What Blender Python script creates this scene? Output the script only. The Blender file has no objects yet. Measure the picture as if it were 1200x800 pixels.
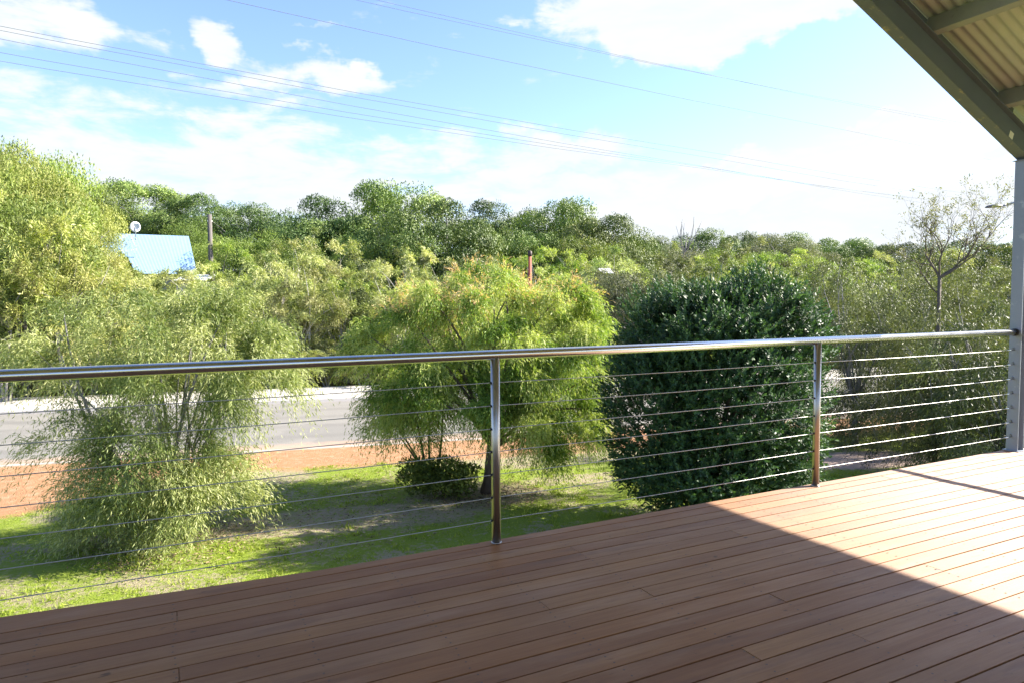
import bpy, math, random
import numpy as np
from mathutils import Vector, Matrix

# ------------------------------------------------------------------ camera
CAM_Z = 1.2336
F_PX, PITCH, ROLL, YAW = 805.47, 0.0547, 0.0062, 0.4647
scene = bpy.context.scene
col = scene.collection
cy, sy = math.cos(YAW), math.sin(YAW)
FW = Vector((sy*math.cos(PITCH), cy*math.cos(PITCH), -math.sin(PITCH)))
R0 = Vector((cy, -sy, 0)); D0 = FW.cross(R0)
RT = R0*math.cos(ROLL) + D0*math.sin(ROLL)
DN = D0*math.cos(ROLL) - R0*math.sin(ROLL)
CAM = Vector((0, 0, CAM_Z))
cd = bpy.data.cameras.new('camera'); cam = bpy.data.objects.new('camera', cd); col.objects.link(cam)
m = Matrix.Identity(4)
for i in range(3):
    m[i][0] = RT[i]; m[i][1] = -DN[i]; m[i][2] = -FW[i]; m[i][3] = CAM[i]
cam.matrix_world = m
cd.sensor_width = 36; cd.lens = F_PX/1200*36; cd.clip_start = 0.05; cd.clip_end = 3000
scene.camera = cam

# ------------------------------------------------------------------ light and exposure
SUN = Vector((1.54, -0.40, 1.0)).normalized()
ELEV = math.asin(SUN.z); AZ = math.atan2(SUN.x, SUN.y)      # clockwise from +Y
scene.view_settings.view_transform = 'Standard'; scene.view_settings.look = 'None'
scene.view_settings.gamma = 1; scene.view_settings.use_curve_mapping = False
scene.view_settings.exposure = 1.92
sl = bpy.data.lights.new('sun', 'SUN'); sl.energy = 5.0; sl.angle = math.radians(0.5); sl.color = (1, .93, .80)
so = bpy.data.objects.new('sun', sl); col.objects.link(so); so.rotation_euler = SUN.to_track_quat('Z', 'Y').to_euler()
so.location = SUN*60

class NT:
    def __init__(s, t): s.t = t; s.n = t.nodes; s.l = t.links
    def new(s, kind, **kw):
        nd = s.n.new(kind)
        for k, v in kw.items():
            if hasattr(nd, k): setattr(nd, k, v)
        return nd
    def link(s, a, b): s.l.new(a, b)
    def setin(s, nd, i, v):
        if isinstance(v, bpy.types.NodeSocket): s.link(v, nd.inputs[i])
        else: nd.inputs[i].default_value = v
    def math(s, op, a, b=0.0, c=None, clamp=False):
        nd = s.new('ShaderNodeMath', operation=op); nd.use_clamp = clamp
        s.setin(nd, 0, a); s.setin(nd, 1, b)
        if c is not None: s.setin(nd, 2, c)
        return nd.outputs[0]
    def mix(s, f, a, b, mode='MIX'):
        nd = s.new('ShaderNodeMix', data_type='RGBA', blend_type=mode)
        s.setin(nd, 0, f)
        for i, v in ((6, a), (7, b)):
            if isinstance(v, tuple) and len(v) == 3: v = (*v, 1)
            s.setin(nd, i, v)
        return nd.outputs[2]
    def noise(s, vec, scale, detail=4, rough=.55, dist=0.0, out=0):
        nd = s.new('ShaderNodeTexNoise'); s.link(vec, nd.inputs['Vector'])
        nd.inputs['Scale'].default_value = scale; nd.inputs['Detail'].default_value = detail
        nd.inputs['Roughness'].default_value = rough; nd.inputs['Distortion'].default_value = dist
        return nd.outputs[out]
    def ramp(s, f, stops):
        nd = s.new('ShaderNodeValToRGB'); s.link(f, nd.inputs[0]); e = nd.color_ramp.elements
        while len(e) < len(stops): e.new(.5)
        for k, (p, c) in zip(e, stops): k.position = p; k.color = (*c, 1) if len(c) == 3 else c
        return nd.outputs[0]
    def smooth(s, v, a, b):
        nd = s.new('ShaderNodeMapRange', interpolation_type='SMOOTHSTEP')
        s.setin(nd, 0, v); nd.inputs[1].default_value = a; nd.inputs[2].default_value = b
        return nd.outputs[0]
    def comb(s, x, y, z):
        nd = s.new('ShaderNodeCombineXYZ'); s.setin(nd, 0, x); s.setin(nd, 1, y); s.setin(nd, 2, z); return nd.outputs[0]

def build_world():
    w = bpy.data.worlds.new('World'); scene.world = w; w.use_nodes = True
    t = NT(w.node_tree); w.node_tree.nodes.clear()
    out = t.new('ShaderNodeOutputWorld'); bg = t.new('ShaderNodeBackground')
    bg.inputs[1].default_value = 0.10; t.link(bg.outputs[0], out.inputs[0])
    sky = t.new('ShaderNodeTexSky', sky_type='NISHITA', sun_disc=False)
    sky.sun_elevation = ELEV; sky.sun_rotation = AZ; sky.air_density = 1.0; sky.dust_density = .6; sky.ozone_density = 1.0
    tc = t.new('ShaderNodeTexCoord'); sep = t.new('ShaderNodeSeparateXYZ'); t.link(tc.outputs['Generated'], sep.inputs[0])
    x, y, z = sep.outputs
    # compass azimuth measured from the direction the verandah looks towards, and elevation, in radians
    fx, fy = sy, cy
    fwd = t.math('ADD', t.math('MULTIPLY', x, fx), t.math('MULTIPLY', y, fy))
    lat = t.math('SUBTRACT', t.math('MULTIPLY', x, fy), t.math('MULTIPLY', y, fx))
    az = t.math('ARCTAN2', lat, fwd); el = t.math('ARCSINE', z)
    p = t.comb(az, el, 0.0)
    warp = t.new('ShaderNodeVectorMath', operation='SCALE'); 
    ctr = t.new('ShaderNodeVectorMath', operation='SUBTRACT'); t.link(t.noise(p, 7, 5, .6, out=1), ctr.inputs[0]); ctr.inputs[1].default_value = (.5, .5, .5)
    t.link(ctr.outputs[0], warp.inputs[0]); warp.inputs['Scale'].default_value = .16
    add = t.new('ShaderNodeVectorMath', operation='ADD'); t.link(p, add.inputs[0]); t.link(warp.outputs[0], add.inputs[1])
    s2 = t.new('ShaderNodeSeparateXYZ'); t.link(add.outputs[0], s2.inputs[0]); wa, we = s2.outputs[0], s2.outputs[1]
    def blob(px, py, rx, ry, hard=1.0, tilt=0.0):
        # cloud banks given by compass bearing and height above the horizon
        a0 = math.atan((px-600)/F_PX); e0 = math.atan((345-py)/F_PX*math.cos(a0))
        da = t.math('SUBTRACT', wa, a0); de = t.math('SUBTRACT', we, e0)
        if tilt: de = t.math('ADD', de, t.math('MULTIPLY', da, tilt))
        da = t.math('MULTIPLY', da, F_PX/rx); de = t.math('MULTIPLY', de, F_PX/ry)
        r2 = t.math('ADD', t.math('MULTIPLY', da, da), t.math('MULTIPLY', de, de))
        return t.math('MULTIPLY', t.math('SUBTRACT', 1.0, r2, clamp=True), hard)
    nz = t.comb(t.math('MULTIPLY', az, 1.0), t.math('MULTIPLY', el, 3.2), 0.0)
    n1 = t.noise(nz, 8.0, 8, .62, .25); n2 = t.noise(nz, 2.0, 5, .55)
    blobs = [(860, -8, 240, 66, 1.6, 0), (640, -110, 420, 50, .8, 0), (300, 205, 420, 92, .72, .13), (260, 165, 330, 40, .55, .13), (-120, 215, 330, 105, .7, 0), (610, 170, 170, 40, .75, .04), (640, 215, 260, 40, .7, .03),
             (880, 262, 520, 56, .95, 0), (1010, 149, 80, 10, 1.0, 0), (1172, 172, 48, 12, .95, 0), (930, 178, 240, 12, .62, 0),
             (268, 30, 44, 30, .75, .6), (400, 80, 100, 26, .72, 0), (330, 68, 44, 26, .6, 0), (20, 10, 120, 40, .7, 0), (200, 40, 50, 26, .4, .4), (290, 100, 120, 26, .5, 0),
             (595, 22, 46, 14, .45, 0), (490, 85, 60, 24, .3, 0), (380, 22, 50, 8, .4, 0), (1500, 120, 260, 120, .9, 0), (-500, 60, 300, 160, .9, 0), (100, -330, 300, 160, .9, 0), (1000, -420, 330, 190, .9, 0)]
    acc = None
    for b in blobs:
        v = blob(*b); acc = v if acc is None else t.math('MAXIMUM', acc, v)
    dens = t.math('ADD', acc, t.math('MULTIPLY', t.math('SUBTRACT', n1, .5), 1.9))
    dens = t.smooth(dens, .20, .68)
    # thin veil low down
    veil = t.math('MULTIPLY', t.smooth(el, .22, .05), .75)
    veil = t.math('MULTIPLY', veil, t.smooth(n2, .30, .62))
    dens = t.math('MAXIMUM', dens, veil)
    sc_ = t.new('ShaderNodeVectorMath', operation='MULTIPLY'); t.link(sky.outputs[0], sc_.inputs[0]); sc_.inputs[1].default_value = (.74, .79, .98)
    cloud = t.mix(n1, (2.2, 2.45, 2.7), (3.0, 3.05, 3.1))
    t.link(t.mix(dens, sc_.outputs[0], cloud), bg.inputs[0])
build_world()

# ------------------------------------------------------------------ helpers
rnd = random.Random(7)
GZ = -2.2
def at(px, py, depth):
    return CAM + depth*(FW + RT*((px-600)/F_PX) + DN*((py-400)/F_PX))
def on_z(px, py, z):
    v = FW + RT*((px-600)/F_PX) + DN*((py-400)/F_PX)
    return CAM + v*((z-CAM.z)/v.z)
def mat(name, rough=.6, metallic=0.0):
    m = bpy.data.materials.new(name); m.use_nodes = True; t = NT(m.node_tree)
    b = m.node_tree.nodes['Principled BSDF']; b.inputs['Roughness'].default_value = rough; b.inputs['Metallic'].default_value = metallic
    return m, t, b
def tag(o, label=None, cat=None, group=None, kind=None):
    if label: o['label'] = label
    if cat: o['category'] = cat
    if group: o['group'] = group
    if kind: o['kind'] = kind
    return o
def empty(name, loc, rz=0.0, s=1.0):
    o = bpy.data.objects.new(name, None); col.objects.link(o); o.location = loc; o.rotation_euler = (0, 0, rz); o.scale = (s, s, s)
    o.empty_display_size = .2
    return o
def mkobj(name, me, m=None, parent=None):
    o = bpy.data.objects.new(name, me); col.objects.link(o)
    if m is not None: me.materials.append(m)
    if parent: o.parent = parent
    return o
def copy_tree(o, parent=None):
    c = o.copy(); col.objects.link(c); c.parent = parent
    for ch in o.children: copy_tree(ch, c)
    return c

class MB:
    def __init__(s): s.v = []; s.f = []; s.sm = []; s.tint = []
    def add(s, vs, fs, smooth=False, tint=.5):
        b = len(s.v); s.v += [tuple(v) for v in vs]; s.f += [tuple(b+i for i in f) for f in fs]; s.sm += [smooth]*len(fs); s.tint += [tint]*len(vs)
    def box(s, lo, hi, bev=0.0, tint=.5):
        x0, y0, z0 = lo; x1, y1, z1 = hi
        if bev <= 0:
            s.add([(x0,y0,z0),(x1,y0,z0),(x1,y1,z0),(x0,y1,z0),(x0,y0,z1),(x1,y0,z1),(x1,y1,z1),(x0,y1,z1)],
                  [(0,3,2,1),(4,5,6,7),(0,1,5,4),(1,2,6,5),(2,3,7,6),(3,0,4,7)], tint=tint)
        else:   # top edges chamfered
            b = bev
            s.add([(x0,y0,z0),(x1,y0,z0),(x1,y1,z0),(x0,y1,z0),(x0,y0,z1-b),(x1,y0,z1-b),(x1,y1,z1-b),(x0,y1,z1-b),
                   (x0+b,y0+b,z1),(x1-b,y0+b,z1),(x1-b,y1-b,z1),(x0+b,y1-b,z1)],
                  [(0,3,2,1),(0,1,5,4),(1,2,6,5),(2,3,7,6),(3,0,4,7),(4,5,9,8),(5,6,10,9),(6,7,11,10),(7,4,8,11),(8,9,10,11)], tint=tint)
    def tube(s, pts, radii, n=10, caps=True, smooth=True, tint=.5):
        pts = [Vector(p) for p in pts]
        if not hasattr(radii, '__len__'): radii = [radii]*len(pts)
        b = len(s.v); ref = None
        for i, p in enumerate(pts):
            d = (pts[min(i+1, len(pts)-1)] - pts[max(i-1, 0)]).normalized()
            if ref is None: ref = Vector((0,0,1)) if abs(d.z) < .9 else Vector((1,0,0))
            u = (ref - d*ref.dot(d)).normalized(); w = d.cross(u); ref = u
            for k in range(n):
                a = 2*math.pi*k/n; s.v.append(tuple(p + (u*math.cos(a) + w*math.sin(a))*radii[i])); s.tint.append(tint)
        for i in range(len(pts)-1):
            for k in range(n):
                s.f.append((b+i*n+k, b+i*n+(k+1) % n, b+(i+1)*n+(k+1) % n, b+(i+1)*n+k)); s.sm.append(smooth)
        if caps:
            s.f.append(tuple(b+k for k in range(n))[::-1]); s.f.append(tuple(b+(len(pts)-1)*n+k for k in range(n))); s.sm += [False, False]
    def prism(s, poly, axis_a, axis_b, axis_c, origin, length, tint=.5):
        # poly in (a,b) plane extruded along c
        n = len(poly); o = Vector(origin); vs = []
        for L in (0, length):
            for a, b in poly: vs.append(o + axis_a*a + axis_b*b + axis_c*L)
        fs = [tuple(range(n))[::-1], tuple(n+i for i in range(n))] + [(i, (i+1) % n, n+(i+1) % n, n+i) for i in range(n)]
        s.add(vs, fs, tint=tint)
    def build(s, name, m=None, parent=None, tint=False):
        me = bpy.data.meshes.new(name); me.from_pydata(s.v, [], s.f); me.polygons.foreach_set('use_smooth', s.sm)
        if tint:
            at_ = me.attributes.new('tint', 'FLOAT', 'POINT'); at_.data.foreach_set('value', s.tint)
        me.update()
        return mkobj(name, me, m, parent)

# ------------------------------------------------------------------ materials
def m_metal(name, colr, rough, bump=0.0, metallic=1.0, spots=None):
    m, t, b = mat(name, rough, metallic); tc = t.new('ShaderNodeTexCoord').outputs['Object']
    n = t.noise(tc, 6, 6, .6)
    c = t.mix(n, tuple(x*.85 for x in colr), tuple(min(1, x*1.12) for x in colr))
    if spots:
        sp = t.smooth(t.noise(tc, 9, 8, .7), .58, .66); c = t.mix(sp, c, spots)
    t.link(c, b.inputs['Base Color'])
    t.link(t.math('ADD', t.math('MULTIPLY', n, .16), rough-.08), b.inputs['Roughness'])
    if bump:
        bp = t.new('ShaderNodeBump'); bp.inputs['Strength'].default_value = bump; bp.inputs['Distance'].default_value = .002
        t.link(t.noise(tc, 60, 4, .6), bp.inputs['Height']); t.link(bp.outputs[0], b.inputs['Normal'])
    return m
M_STEEL = m_metal('stainless_steel', (.58, .57, .56), .20)
M_POST = m_metal('brushed_stainless_post', (.40, .38, .36), .34)
M_CABLE = m_metal('stainless_cable', (.42, .41, .40), .48)
M_GALV = m_metal('galvanised_steel', (.24, .27, .32), .55, .3, .35, (.34, .37, .41))
M_BEAM = m_metal('weathered_beam_steel', (.125, .155, .215), .62, .4, .25, None)
M_BEAMF = m_metal('stained_flange_steel', (.14, .165, .20), .7, .5, .1, (.30, .28, .20))
M_PURL = m_metal('purlin_steel', (.30, .31, .32), .55, .15, .15, (.22, .23, .23))
M_SHEET = m_metal('roof_sheet_underside', (.45, .48, .47), .6, .1, .05)
M_RUBBER, _t, _b = mat('black_rubber', .7); _b.inputs['Base Color'].default_value = (.01, .01, .01, 1)

def m_wood():
    m, t, b = mat('oiled_hardwood', .42)
    tc = t.new('ShaderNodeTexCoord').outputs['Object']; at_ = t.new('ShaderNodeAttribute', attribute_name='tint').outputs['Fac']
    sp = t.new('ShaderNodeSeparateXYZ'); t.link(tc, sp.inputs[0])
    off = t.math('MULTIPLY', at_, 37.0)
    g = t.comb(t.math('ADD', t.math('MULTIPLY', sp.outputs[0], 1.6), off), t.math('MULTIPLY', sp.outputs[1], 34.0), off)
    g2 = t.comb(t.math('ADD', t.math('MULTIPLY', sp.outputs[0], .9), off), t.math('MULTIPLY', sp.outputs[1], 5.0), off)
    fine = t.noise(g, 2.0, 7, .65, .6); broad = t.noise(g2, 1.3, 5, .6, .4)
    base = t.ramp(at_, [(0, (.235, .102, .042)), (.25, (.345, .155, .056)), (.5, (.29, .135, .054)), (.75, (.375, .185, .070)), (1, (.31, .152, .066))])
    c = t.mix(t.smooth(fine, .3, .7), base, (.15, .068, .04)); c = t.mix(.62, c, base)
    c = t.mix(t.math('MULTIPLY', t.smooth(broad, .45, .75), .5), c, (.42, .25, .15))
    c = t.mix(t.math('MULTIPLY', t.smooth(t.noise(g2, 2.6, 3, .5), .60, .70), .45), c, (.17, .085, .05))
    kn = t.noise(t.comb(t.math('ADD', t.math('MULTIPLY', sp.outputs[0], 5.0), off), t.math('MULTIPLY', sp.outputs[1], 14.0), off), 1.5, 2, .5)
    c = t.mix(t.math('MULTIPLY', t.smooth(kn, .72, .78), .8), c, (.05, .028, .02))
    t.link(c, b.inputs['Base Color'])
    t.link(t.math('ADD', .36, t.math('MULTIPLY', fine, .22)), b.inputs['Roughness'])
    patch = t.noise(tc, .55, 4, .6, .6); c = t.mix(t.math('MULTIPLY', t.smooth(patch, .40, .62), .38), c, (.20, .11, .07)); spots = t.noise(tc, 26, 2, .5); c = t.mix(t.math('MULTIPLY', t.smooth(spots, .745, .77), .6), c, (.07, .045, .03))
    t.link(c, b.inputs['Base Color'])
    t.link(t.math('ADD', t.math('ADD', .34, t.math('MULTIPLY', fine, .20)), t.math('MULTIPLY', patch, .16)), b.inputs['Roughness'])
    b.inputs['Specular IOR Level'].default_value = .26; b.inputs['Anisotropic'].default_value = .85; t.link(t.comb(0.0, 1.0, 0.0), b.inputs['Tangent'])
    bp = t.new('ShaderNodeBump'); bp.inputs['Strength'].default_value = .55; bp.inputs['Distance'].default_value = .0012
    hh = t.noise(t.comb(t.math('MULTIPLY', sp.outputs[0], 3.0), t.math('MULTIPLY', sp.outputs[1], 140.0), off), 2.0, 4, .6)
    t.link(t.math('ADD', hh, t.math('MULTIPLY', fine, .8)), bp.inputs['Height']); t.link(bp.outputs[0], b.inputs['Normal'])
    return m
M_WOOD = m_wood()

def m_leaf(name, stops, transl=.35, rough=.5, spec=.4, vary=True):
    m, t, b = mat(name, rough); nt = m.node_tree
    at_ = t.new('ShaderNodeAttribute', attribute_name='tint').outputs['Fac']
    oi = t.new('ShaderNodeObjectInfo').outputs['Random']
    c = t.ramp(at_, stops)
    hs = t.new('ShaderNodeHueSaturation'); t.link(c, hs.inputs['Color'])
    t.link(t.math('ADD', .480, t.math('MULTIPLY', oi, .028)), hs.inputs['Hue']); t.link(t.math('ADD', .68, t.math('MULTIPLY', t.math('FRACT', t.math('MULTIPLY', oi, 7.31)), .62)), hs.inputs['Value'])
    if vary: c = hs.outputs[0]
    t.link(c, b.inputs['Base Color']); b.inputs['Specular IOR Level'].default_value = spec
    tr = t.new('ShaderNodeBsdfTranslucent')
    t.link(t.mix(1.0, c, (1.25, 1.35, .55), 'MULTIPLY'), tr.inputs['Color'])
    mx = t.new('ShaderNodeMixShader'); mx.inputs[0].default_value = transl
    t.link(b.outputs[0], mx.inputs[1]); t.link(tr.outputs[0], mx.inputs[2])
    out = [n for n in nt.nodes if n.type == 'OUTPUT_MATERIAL'][0]; t.link(mx.outputs[0], out.inputs[0])
    return m
L_PEP = m_leaf('willow_leaf', [(0, (.055, .11, .020)), (.35, (.14, .23, .040)), (.6, (.25, .34, .070)), (.86, (.44, .48, .16)), (1, (.56, .37, .20))], .36, .50, .28, vary=False)
L_SOFT = m_leaf('soft_willow_leaf', [(0, (.055, .09, .028)), (.35, (.13, .18, .052)), (.6, (.25, .29, .10)), (.86, (.42, .44, .20)), (1, (.50, .42, .24))], .32, .50, .28, vary=False)
L_PALE = m_leaf('pale_scrub_leaf', [(0, (.11, .15, .045)), (.4, (.26, .32, .10)), (.75, (.43, .47, .19)), (1, (.54, .50, .27))], .26, .55, .3)
L_YEL = m_leaf('yellow_green_leaf', [(0, (.08, .11, .025)), (.4, (.20, .25, .055)), (.75, (.34, .37, .11)), (1, (.44, .40, .20))], .26, .55, .3)
L_DOME = m_leaf('dome_leaf', [(0, (.026, .048, .013)), (.5, (.080, .135, .026)), (.85, (.17, .24, .05)), (1, (.24, .26, .09))], .14, .55, .35)
L_GREY = m_leaf('grey_green_leaf', [(0, (.05, .06, .035)), (.5, (.12, .14, .07)), (1, (.22, .20, .13))], .25, .6, .3)
L_LIME = m_leaf('lime_leaf', [(0, (.06, .10, .02)), (.5, (.15, .22, .04)), (1, (.28, .33, .09))], .28, .55, .3)
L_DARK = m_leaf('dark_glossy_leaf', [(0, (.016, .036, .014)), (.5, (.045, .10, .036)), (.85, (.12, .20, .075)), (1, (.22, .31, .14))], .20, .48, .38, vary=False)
L_OLIVED = m_leaf('shaded_olive_leaf', [(0, (.030, .040, .015)), (.5, (.085, .105, .038)), (.85, (.17, .19, .08)), (1, (.28, .26, .15))], .2, .5, .35)
L_OLIVE = m_leaf('olive_leaf', [(0, (.055, .07, .025)), (.5, (.14, .17, .055)), (.85, (.26, .28, .12)), (1, (.34, .31, .18))], .24, .5, .35)

def m_bark(name, a, b_):
    m, t, b = mat(name, .85); tc = t.new('ShaderNodeTexCoord').outputs['Object']
    mp = t.new('ShaderNodeMapping'); mp.inputs['Scale'].default_value = (1, 1, .25); t.link(tc, mp.inputs[0])
    n = t.noise(mp.outputs[0], 22, 6, .65); t.link(t.mix(n, a, b_), b.inputs['Base Color'])
    bp = t.new('ShaderNodeBump'); bp.inputs['Strength'].default_value = .8; bp.inputs['Distance'].default_value = .02; t.link(n, bp.inputs['Height']); t.link(bp.outputs[0], b.inputs['Normal'])
    return m
M_BARK = m_bark('dark_bark', (.05, .036, .028), (.17, .13, .10))
M_BARKP = m_bark('pale_bark', (.28, .25, .22), (.55, .52, .47))
M_BARKG = m_bark('grey_bark', (.12, .11, .11), (.32, .30, .29))

# ------------------------------------------------------------------ setting: ground, road
E0 = on_z(0, 545, GZ); E1 = on_z(704, 505, GZ)
RD = (E1-E0); RD.z = 0; RD.normalize(); RN = Vector((-RD.y, RD.x, 0))          # along the road / away from the house
def road_s(p): return (Vector(p)-E0).dot(RN)
W_ROAD = road_s(on_z(380, 471, GZ)); W_PATH = road_s(on_z(380, 456, GZ))
def smooth01(v, a, b):
    k = min(1, max(0, (v-a)/(b-a))); return k*k*(3-2*k)
def terrain(x, y):
    p = Vector((x, y, 0)); D = p.dot(Vector((sy, cy, 0))); lat = p.dot(Vector((cy, -sy, 0)))
    k = 0 if D < 1 else lat/D
    A = 2.6 + 3.4*smooth01(-k, -.35, .6)
    s = smooth01(road_s((x, y, 0)), W_PATH+2, W_PATH+42)
    return GZ + A*s + (0.25*math.sin(x*.09+1)*math.cos(y*.07) if s > 0 else 0)*s
def build_ground():
    # graded grid in road coordinates, reaching the horizon
    us = sorted(set([-900, -500, -300, -180, -120] + [i*3.0 for i in range(-30, 60)] + [200, 260, 400, 650, 1000]))
    ss = sorted(set([-300, -120, -60, -30, -20] + [-15+i*1.5 for i in range(10)] + [0, W_PATH*.5] + [W_PATH+.2+i*3.0 for i in range(0, 34)] + [130, 170, 240, 400, 700, 1200]))
    vs = []; fs = []
    for s in ss:
        for u in us:
            p = E0 + RD*u + RN*s; vs.append((p.x, p.y, terrain(p.x, p.y)))
    n = len(us)
    for j in range(len(ss)-1):
        for i in range(n-1): fs.append((j*n+i, j*n+i+1, (j+1)*n+i+1, (j+1)*n+i))
    me = bpy.data.meshes.new('ground'); me.from_pydata(vs, [], fs); me.polygons.foreach_set('use_smooth', [True]*len(fs)); me.update()
    m, t, b = mat('lawn_and_gravel', .9)
    tc = t.new('ShaderNodeTexCoord').outputs['Object']; sp = t.new('ShaderNodeSeparateXYZ'); t.link(tc, sp.inputs[0]); X, Y, Z = sp.outputs
    s = t.math('ADD', t.math('MULTIPLY', t.math('SUBTRACT', X, E0.x), RN.x), t.math('MULTIPLY', t.math('SUBTRACT', Y, E0.y), RN.y))
    n1 = t.noise(tc, .9, 5, .6); n2 = t.noise(tc, 5, 6, .65); n3 = t.noise(tc, 45, 4, .7); n4 = t.noise(tc, 14, 5, .7)
    edge = t.math('ADD', s, t.math('MULTIPLY', t.math('SUBTRACT', n1, .5), 1.6)); edge = t.math('ADD', edge, t.math('MULTIPLY', t.math('SUBTRACT', n2, .5), .9))
    def spot(px, py, rx, ry, z=GZ):
        c = on_z(px, py, z)
        ux = t.math('ADD', t.math('MULTIPLY', t.math('SUBTRACT', X, c.x), RD.x), t.math('MULTIPLY', t.math('SUBTRACT', Y, c.y), RD.y))
        uy = t.math('ADD', t.math('MULTIPLY', t.math('SUBTRACT', X, c.x), RN.x), t.math('MULTIPLY', t.math('SUBTRACT', Y, c.y), RN.y))
        ux = t.math('DIVIDE', ux, rx); uy = t.math('DIVIDE', uy, ry)
        r2 = t.math('ADD', t.math('MULTIPLY', ux, ux), t.math('MULTIPLY', uy, uy))
        r2 = t.math('ADD', r2, t.math('MULTIPLY', t.math('SUBTRACT', n2, .5), 1.3))
        return t.smooth(r2, 1.25, .75)
    gw = road_s(on_z(380, 549, GZ))
    red = t.smooth(edge, gw-.25, gw+.35)
    red = t.math('MAXIMUM', red, spot(-30, 580, 2.3, 1.9))
    grass = t.mix(n3, (.10, .17, .012), (.33, .42, .045)); grass = t.mix(t.math('MULTIPLY', n4, .5), grass, (.25, .29, .06))
    dryc = t.mix(n3, (.24, .185, .12), (.52, .42, .34))
    dry = t.smooth(t.math('ADD', t.math('MULTIPLY', n1, .6), t.math('MULTIPLY', n4, .5)), .53, .66)
    dry = t.math('MULTIPLY', dry, .8)
    for a in ((640, 535, 2.6, .9), (400, 608, 2.6, .7), (300, 560, 1.2, .7), (560, 580, 1.3, .7), (690, 560, 1.4, .4)):
        dry = t.math('MAXIMUM', dry, t.math('MULTIPLY', spot(*a), t.smooth(n4, .28, .62)))
    c = t.mix(dry, grass, dryc)
    redc = t.mix(n3, (.34, .165, .075), (.52, .29, .16)); redc = t.mix(t.smooth(n2, .45, .72), redc, (.50, .33, .21)); redc = t.mix(t.math('MULTIPLY', t.smooth(n4, .60, .68), .6), redc, (.20, .12, .07))
    c = t.mix(red, c, redc)
    pink = spot(1010, 538, 1.9, .75); c = t.mix(pink, c, t.mix(n3, (.38, .28, .23), (.55, .43, .37)))
    litter = t.mix(n3, (.055, .045, .025), (.19, .15, .08)); litter = t.mix(t.smooth(n2, .45, .6), litter, (.09, .12, .03))
    c = t.mix(t.smooth(s, W_PATH-.1, W_PATH+.25), c, litter)
    t.link(c, b.inputs['Base Color']); b.inputs['Specular IOR Level'].default_value = .15
    bp = t.new('ShaderNodeBump'); bp.inputs['Strength'].default_value = 1.0; bp.inputs['Distance'].default_value = .05
    t.link(t.math('ADD', n3, n4), bp.inputs['Height']); t.link(bp.outputs[0], b.inputs['Normal'])
    tag(mkobj('ground', me, m), kind='structure')
build_ground()

def strip(name, s0, s1, z, m, thick=0.0, bev=0.0):
    mb = MB(); us = [-600, -200, -100] + [i*6 for i in range(-12, 30)] + [250, 400, 800]
    prof = [(s0, z-thick if thick else z), (s0+bev, z), (s1-bev, z), (s1, z-thick if thick else z)] if thick else [(s0, z), (s1, z)]
    vs = []
    for u in us:
        for s, zz in prof:
            p = E0+RD*u+RN*s; vs.append((p.x, p.y, zz))
    k = len(prof); fs = [(i*k+j, (i+1)*k+j, (i+1)*k+j+1, i*k+j+1) for i in range(len(us)-1) for j in range(k-1)]
    mb.add(vs, fs); o = mb.build(name, m); tag(o, kind='structure'); return o
m, t, b = mat('asphalt', .85); tc = t.new('ShaderNodeTexCoord').outputs['Object']
n = t.noise(tc, 70, 4, .7); n_ = t.noise(tc, .5, 5, .6)
t.link(t.mix(t.math('MULTIPLY', n_, .5), t.mix(n, (.14, .13, .115), (.25, .235, .21)), (.23, .215, .185)), b.inputs['Base Color'])
sp_ = t.new('ShaderNodeSeparateXYZ'); t.link(tc, sp_.inputs[0])
s_ = t.math('ADD', t.math('MULTIPLY', t.math('SUBTRACT', sp_.outputs[0], E0.x), RN.x), t.math('MULTIPLY', t.math('SUBTRACT', sp_.outputs[1], E0.y), RN.y))
base_ = b.inputs['Base Color'].links[0].from_socket
tr_ = None
for c0 in (1.5, 3.1, 4.7, 6.2):
    q = t.smooth(t.math('ABSOLUTE', t.math('SUBTRACT', s_, c0)), .45, .05); tr_ = q if tr_ is None else t.math('MAXIMUM', tr_, q)
base_ = t.mix(t.math('MULTIPLY', tr_, t.math('MULTIPLY', n_, .7)), base_, (.13, .12, .105))
pn = t.noise(tc, .35, 3, .5, .5); base_ = t.mix(t.math('MULTIPLY', t.smooth(pn, .56, .60), .35), base_, (.13, .125, .115))
sand = t.smooth(t.math('ADD', s_, t.math('MULTIPLY', t.noise(tc, 1.6, 6, .65), -1.3)), .25, -.5); base_ = t.mix(t.math('MULTIPLY', sand, t.smooth(n, .35, .6)), base_, (.42, .27, .18))
t.link(base_, b.inputs['Base Color'])
bp = t.new('ShaderNodeBump'); bp.inputs['Strength'].default_value = .6; bp.inputs['Distance'].default_value = .01; t.link(n, bp.inputs['Height']); t.link(bp.outputs[0], b.inputs['Normal'])
strip('road', 0, W_ROAD, GZ+.012, m)
m, t, b = mat('pale_concrete', .8); tc = t.new('ShaderNodeTexCoord').outputs['Object']
t.link(t.mix(t.noise(tc, 3, 7, .7), (.42, .38, .34), (.60, .56, .51)), b.inputs['Base Color'])
strip('footpath', W_ROAD+.02, W_PATH, GZ+.12, m, .12, .03)
m2, t, b = mat('kerb_concrete', .8); tc = t.new('ShaderNodeTexCoord').outputs['Object']
t.link(t.mix(t.noise(tc, 8, 6, .7), (.34, .29, .25), (.50, .44, .38)), b.inputs['Base Color'])
strip('kerb', -.16, -.01, GZ+.022, m2, .05, .04)

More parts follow.
